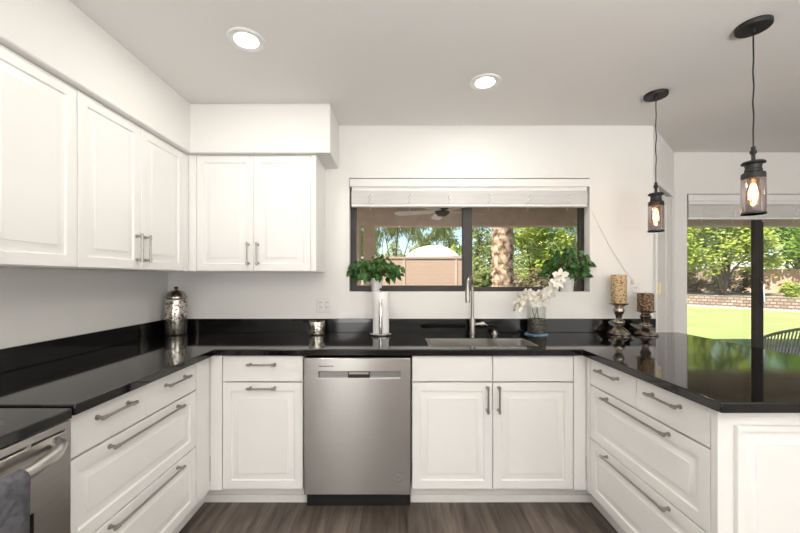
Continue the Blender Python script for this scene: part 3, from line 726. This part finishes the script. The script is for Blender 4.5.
# patio chair by the slider
ch = thing('patio_chair', 'dark slatted barrel-back chair outside the sliding door', 'chair', (4.60, 4.12, GZ + .06), R(8))
B0 = .04
def rim(th):
    c = math.cos(th / 2.2); return Vector((.40 * math.sin(th), -.34 * math.cos(th), .70 + .18 * max(0, math.cos(th)) ** .8 - .04))
ths = [R(-88 + 176 * k / 40) for k in range(41)]
MB().tube([rim(a) for a in ths], .016, 10).build('top_rail', CHAIRM, ch)
MB().tube([Vector((rim(a).x * .88, rim(a).y * .88, .42)) for a in ths], .012, 8).build('lower_rail', CHAIRM, ch)
bs = MB()
for k in range(1, 40):
    a = ths[k]; p = rim(a); q = Vector((rim(a - .18).x * .88, rim(a - .18).y * .88, .42)); bs.tube([p, (p + q) / 2 * 1.0, q], .007, 6)
bs.build('back_slats', CHAIRM, ch)
MB().lathe([(0, .40), (.30, .40), (.33, .41), (.33, .43), (.30, .44), (0, .445)], n=32).build('seat', CHAIRM, ch)
for a in (45, 135, 225, 315):
    c, s_ = math.cos(R(a)), math.sin(R(a)); MB().tube([(.27 * c, .27 * s_, .41), (.34 * c, .34 * s_, 0)], [.018, .012], 10).build('leg', CHAIRM, ch)

# block walls, umbrella
o = MB().box(-9, 1.72, 8.9, 9.1, GZ - .1, 1.80).build('garden_wall', BLOCK)
tag(o, 'sunlit tan block wall beyond the patio seen in the left pane', 'garden wall')
MB().box(-9, 1.74, 8.88, 9.12, 1.80, 1.85).build('wall_cap', BLOCK, o)
for x in (.225, 1.53, -1.4): MB().box(x, x + .035, 8.885, 8.899, GZ, 1.80).build('joint', STUCCO, o)
um = thing('patio_umbrella', 'open white patio umbrella rising behind the tan block wall', 'umbrella', (1.52, 14.0, GZ - .1))
k_ = []
uu = MB(); nseg = 16; prof = [(0, 2.80), (.30, 2.775), (.60, 2.70), (.86, 2.56), (1.06, 2.37), (1.10, 2.27)]
vs = []
for (r, z) in prof:
    for k in range(nseg):
        a = 2 * PI * k / nseg; rr_ = r * (1 if k % 2 == 0 else .96); vs.append((rr_ * math.cos(a), rr_ * math.sin(a), z - (0 if k % 2 == 0 else .02 * r)))
fs = [(i * nseg + k, i * nseg + (k + 1) % nseg, (i + 1) * nseg + (k + 1) % nseg, (i + 1) * nseg + k) for i in range(len(prof) - 1) for k in range(nseg)]
o = uu.add(vs, fs).build('canopy', UMBF, um); md = o.modifiers.new('s', 'SOLIDIFY'); md.thickness = .006
MB().tube([(0, 0, 0), (0, 0, 2.78)], .025, 10).build('pole', BARK, um)
o = MB().add([(a, b, c) for a, b in ((15.0 - 16.5, 20.6), (15.0, 18.6), (18.4, 13.1), (24.0, 9.0)) for b2 in (0,) for c in (GZ - .1, .46)] +
             [(a + .25, b + .2, c) for a, b in ((15.0 - 16.5, 20.6), (15.0, 18.6), (18.4, 13.1), (24.0, 9.0)) for c in (GZ - .1, .46)],
             [(0, 2, 3, 1), (2, 4, 5, 3), (4, 6, 7, 5), (8, 9, 11, 10), (10, 11, 13, 12), (12, 13, 15, 14), (1, 3, 11, 9), (3, 5, 13, 11), (5, 7, 15, 13), (0, 1, 9, 8), (6, 14, 15, 7), (0, 8, 10, 2), (2, 10, 12, 4), (4, 12, 14, 6)]).build('retaining_wall', RETAIN)
tag(o, 'low reddish block retaining wall along the far side of the lawn', 'garden wall')
o = MB().add([(a - .5 * q, b - .55 * q, GZ + .001 + .03 * h) for q in (0, 1) for a, b in ((-1.5, 20.6), (15.0, 18.6), (18.4, 13.1), (24.0, 9.0)) for h in (0, 1)],
             [(1, 3, 11, 9), (3, 5, 13, 11), (5, 7, 15, 13), (8, 9, 11, 10), (10, 11, 13, 12), (12, 13, 15, 14), (0, 2, 3, 1), (2, 4, 5, 3), (4, 6, 7, 5)]).build('concrete_curb', mat('curb_concrete', (.55, .50, .44), .9)); tag(o, 'pale concrete curb between lawn and retaining wall', 'curb')
struct(MB().add([(-1.25, 20.82, .40), (15.25, 18.82, .40), (18.65, 13.32, .40), (24.25, 9.22, .40), (34, 14, .40), (26, 30, .40), (-1.25, 30, .40)], [(0, 1, 2, 3, 4, 5, 6)]).build('planting_bed', DIRT))
o = MB().box(-12, 40, 25.0, 25.25, GZ - .1, 1.95).build('garden_wall', BLOCK); tag(o, 'rear block boundary wall behind the trees', 'garden wall')
o = MB().add([(24.0, 25.0, z) for z in (GZ, 1.9)] + [(33.0, 11.0, z) for z in (GZ, 1.9)] + [(24.25, 25.1, z) for z in (GZ, 1.9)] + [(33.25, 11.1, z) for z in (GZ, 1.9)], [(0, 2, 3, 1), (4, 5, 7, 6), (1, 3, 7, 5), (0, 4, 6, 2), (2, 6, 7, 3), (0, 1, 5, 4)]).build('garden_wall', BLOCK)
tag(o, 'block boundary wall at the right behind the lawn trees', 'garden wall')

def tree(name, label, loc, blobs, n, lm, ls=.09, trunk=.10, seed=0, hang=0.0, group=None, cat='tree'):
    rd = random.Random(seed); t = thing(name, label, cat, loc, 0, group)
    vs = []; fs = []; tot = sum(r * r for (_, _, _, r) in blobs); br = MB()
    for (bx, by, bz, r) in blobs:
        if trunk:
            mid = Vector((bx * .35, by * .35, bz * .55))
            br.tube([Vector((rd.uniform(-.05, .05), rd.uniform(-.05, .05), 0)), mid * .45 + Vector((rd.uniform(-.1, .1), 0, 0)), mid, Vector((bx, by, bz))], [trunk, trunk * .75, trunk * .5, trunk * .15], 8)
        sub = [(rd.gauss(0, 1), rd.gauss(0, 1), rd.gauss(0, 1)) for _ in range(16)]
        sub = [Vector(s_).normalized() * r * rd.uniform(.45, .95) for s_ in sub]
        m_ = int(n * r * r / tot)
        for k in range(m_):
            c = Vector((bx, by, bz)) + rd.choice(sub)
            q = Vector((rd.gauss(0, 1), rd.gauss(0, 1), rd.gauss(0, 1))) * r * .19
            p = c + q; p.z -= hang * rd.random() ** 2 * r
            if p.z < .05: p.z = .05 + rd.random() * .1
            s_ = ls * rd.uniform(.6, 1.3)
            u = Vector((rd.gauss(0, 1), rd.gauss(0, 1), rd.gauss(0, 1) * .6)).normalized() * s_; v = u.orthogonal().normalized() * s_ * .5
            if hang: u = (Vector((0, 0, -1)) * .8 + u * 2).normalized() * s_ * 1.4; v = u.orthogonal().normalized() * s_ * .3
            k0 = len(vs); vs += [p - u, p - v, p + u, p + v]; fs.append((k0, k0 + 1, k0 + 2, k0 + 3))
    b = MB(); b.v = [tuple(v) for v in vs]; b.f = fs; b.sm = [False] * len(fs)
    me = bpy.data.meshes.new('crown'); me.from_pydata(b.v, [], b.f); me.materials.append(lm)
    o = bpy.data.objects.new('crown', me); C.objects.link(o); o.parent = t
    if trunk: br.build('trunk', BARK, t)
    return t
# through the left pane
tree('mesquite_tree', 'airy green tree with blue sky showing through, beyond the block wall in the left pane', (.0, 16.0, GZ - .1), [(-1.6, 0, 3.5, .9), (-.5, .2, 3.9, .9), (.8, 0, 3.7, .8), (-1.3, 0, 2.6, .6), (2.0, .3, 4.0, .8), (.2, 0, 4.9, 1.0)], 8000, LF_O, .075, .07, 1, hang=.12)
tree('mesquite_tree', 'airy tree seen past the left patio post', (-4.6, 18.5, GZ - .1), [(0, 0, 3.0, 1.3), (1.2, 0, 3.6, 1.2), (.6, 0, 2.2, .9), (1.9, 0, 4.9, 1.3)], 4500, LF_O, .09, .10, 2, hang=.4)
tree('mesquite_tree', 'yellow-green tree rising right of the white umbrella', (3.4, 18.6, GZ - .1), [(-1.4, 0, 2.6, .7), (0, 0, 3.3, .9), (.2, 0, 2.2, .9), (-.9, 0, 4.6, 1.0)], 4200, LF_Y, .09, .08, 3)
tree('hedge', 'olive hedge rising behind the white umbrella in the left pane', (-.6, 21.6, GZ - .1), [(-4.2, 0, 1.5, 1.2), (-2.4, 0, 1.9, 1.2), (-.6, 0, 1.8, 1.2), (1.2, 0, 2.1, 1.2), (2.9, 0, 2.0, 1.2), (-3.2, 0, 2.8, .9), (.4, 0, 2.9, .9), (2.2, 0, 3.3, 1.0)], 11000, LF_O, .10, .05, 12, cat='hedge')
# right pane
tree('shade_tree', 'yellow-green leafy tree directly right of the palm trunk', (4.9, 12.4, GZ - .1), [(0, 0, 2.6, .9), (-.4, 0, 3.3, .8), (.7, 0, 3.2, .9), (.1, 0, 1.7, .8), (0, 0, 4.0, 1.0)], 9000, LF_Y, .07, .07, 4)
tree('weeping_tree', 'weeping olive tree in the right part of the kitchen window', (7.6, 14.4, GZ - .1), [(0, 0, 3.1, 1.3), (-1.1, .2, 2.7, 1.0), (1.0, 0, 3.2, 1.2), (.3, 0, 1.9, 1.0), (0, 0, 4.4, 1.3)], 11000, LF_O, .09, .10, 5, hang=.9)
tree('garden_shrub', 'dry brownish shrub left of the palm trunk', (3.05, 12.0, GZ - .1), [(-.2, 0, 1.3, .45), (.3, 0, 1.2, .45), (-.5, 0, 1.0, .4)], 3200, LF_B, .06, .02, 6, cat='shrub')
tree('garden_shrub', 'dry brownish shrub right of the palm trunk', (4.55, 10.4, GZ - .1), [(-.9, 0, 1.05, .5), (-.2, 0, 1.25, .5), (.5, 0, 1.3, .55), (1.2, 0, 1.2, .5)], 6500, LF_B, .06, .02, 7, cat='shrub')
tree('garden_shrub', 'grey-green shrub at the left edge of the right pane', (2.3, 10.5, GZ - .1), [(.1, 0, 1.2, .30), (.4, 0, 1.35, .35)], 1800, LF_O, .06, .02, 8, cat='shrub')
tree('slender_tree', 'slender darker tree between the mullion and the palm trunk', (3.5, 15.5, GZ - .1), [(0, 0, 2.2, .45), (.15, 0, 2.9, .45), (.3, 0, 3.7, .6)], 1800, LF_O, .07, .04, 9)
tree('hedge', 'tall green hedge behind the trees of the right pane', (9.2, 22.9, GZ - .1), [(-3.6, 0, 1.5, 1.2), (-1.8, 0, 1.9, 1.3), (0, 0, 1.7, 1.3), (1.9, 0, 1.9, 1.3), (3.7, 0, 1.6, 1.2), (-2.6, .2, 3.4, 1.2), (.2, .2, 3.6, 1.3), (2.6, .2, 3.3, 1.2)], 12000, LF_O, .12, .05, 10, cat='hedge')
# beyond the lawn
for i, (x, y, s_, m_, lb) in enumerate(((17.2, 18.6, 1.1, LF_Y, 'bright lime-green tree with forked trunk beyond the lawn, left of the sliding door stile'), (22.9, 17.6, 1.05, LF_G, 'green tree right of the sliding door stile'),
                                       (17.4, 23.4, 1.15, LF_G, 'darker tree behind the lime-green one'), (23.0, 28.8, 1.35, LF_G, 'tree behind the rear wall, seen above the sliding door lawn'),
                                       (26.5, 23.0, 1.2, LF_G, 'tall tree at the far corner of the garden'), (26.0, 13.0, .95, LF_G, 'green tree at the right edge of the photo beyond the lawn'), (34.5, 22.5, 1.4, LF_O, 'olive tree beyond the right boundary wall'))):
    tree('garden_tree', lb, (x, y, .40), [(-1.2 * s_, 0, 2.2 * s_, 1.1 * s_), (.2 * s_, -.3, 2.4 * s_, 1.2 * s_), (1.4 * s_, 0, 2.2 * s_, 1.1 * s_), (0, 0, 3.7 * s_, 1.4 * s_), (-1.3 * s_, .4, 3.4 * s_, 1.1 * s_), (1.4 * s_, .4, 3.5 * s_, 1.1 * s_), (-.7 * s_, .3, 4.9 * s_, 1.2 * s_), (.8 * s_, .3, 5.0 * s_, 1.2 * s_)], 11000, m_, .12, .10, 20 + i)
tree('garden_shrub', 'dry olive shrub in the shade under the lime-green trees', (20.5, 21.0, .40), [(-2.4, .8, .7, .8), (-1.0, .4, .6, .8), (.4, 0, .7, .8)], 3500, LF_B, .09, .02, 41, cat='shrub')
tree('garden_shrub', 'small lime-green bush on the bed right of the door stile', (17.9, 16.0, .40), [(0, 0, .35, .38), (.3, 0, .3, .3)], 1200, LF_Y, .07, .015, 40, cat='shrub')

# palm
pm = thing('palm_tree', 'thick palm trunk in the right pane of the kitchen window', 'palm tree', (2.435, 8.0, GZ - .1))
b = MB(); n = 20; rows = 90; rd = random.Random(5)
vs = []
for i in range(rows):
    z = 6.5 * i / (rows - 1)
    for k in range(n):
        a = 2 * PI * (k + .5 * (i % 2)) / n; bump_ = .022 if (k + i // 2) % 2 == 0 and i % 2 == 0 else -.012
        r = .235 + bump_ + rd.uniform(-.008, .008); vs.append((r * math.cos(a), r * math.sin(a), z + rd.uniform(-.01, .01)))
b.add(vs, [(i * n + k, i * n + (k + 1) % n, (i + 1) * n + (k + 1) % n, (i + 1) * n + k) for i in range(rows - 1) for k in range(n)])
b.build('trunk', PALMB, pm)
b = MB()
for k in range(18):
    a = 2 * PI * k / 18; e = .9 - .25 * (k % 3)
    for q in range(18):
        u = q / 18 * 2.6; z = 6.4 + e * u - .42 * u * u; c = Vector((u * math.cos(a), u * math.sin(a), z)); sd = Vector((-math.sin(a), math.cos(a), -.3))
        for sg in (-1, 1):
            tip = c + sd * sg * .45 + Vector((math.cos(a) * .25, math.sin(a) * .25, -.15)); b.add([c, c + Vector((.04 * math.cos(a), .04 * math.sin(a), 0)), tip], [(0, 1, 2)])
o = b.build('fronds', LF_G, pm)
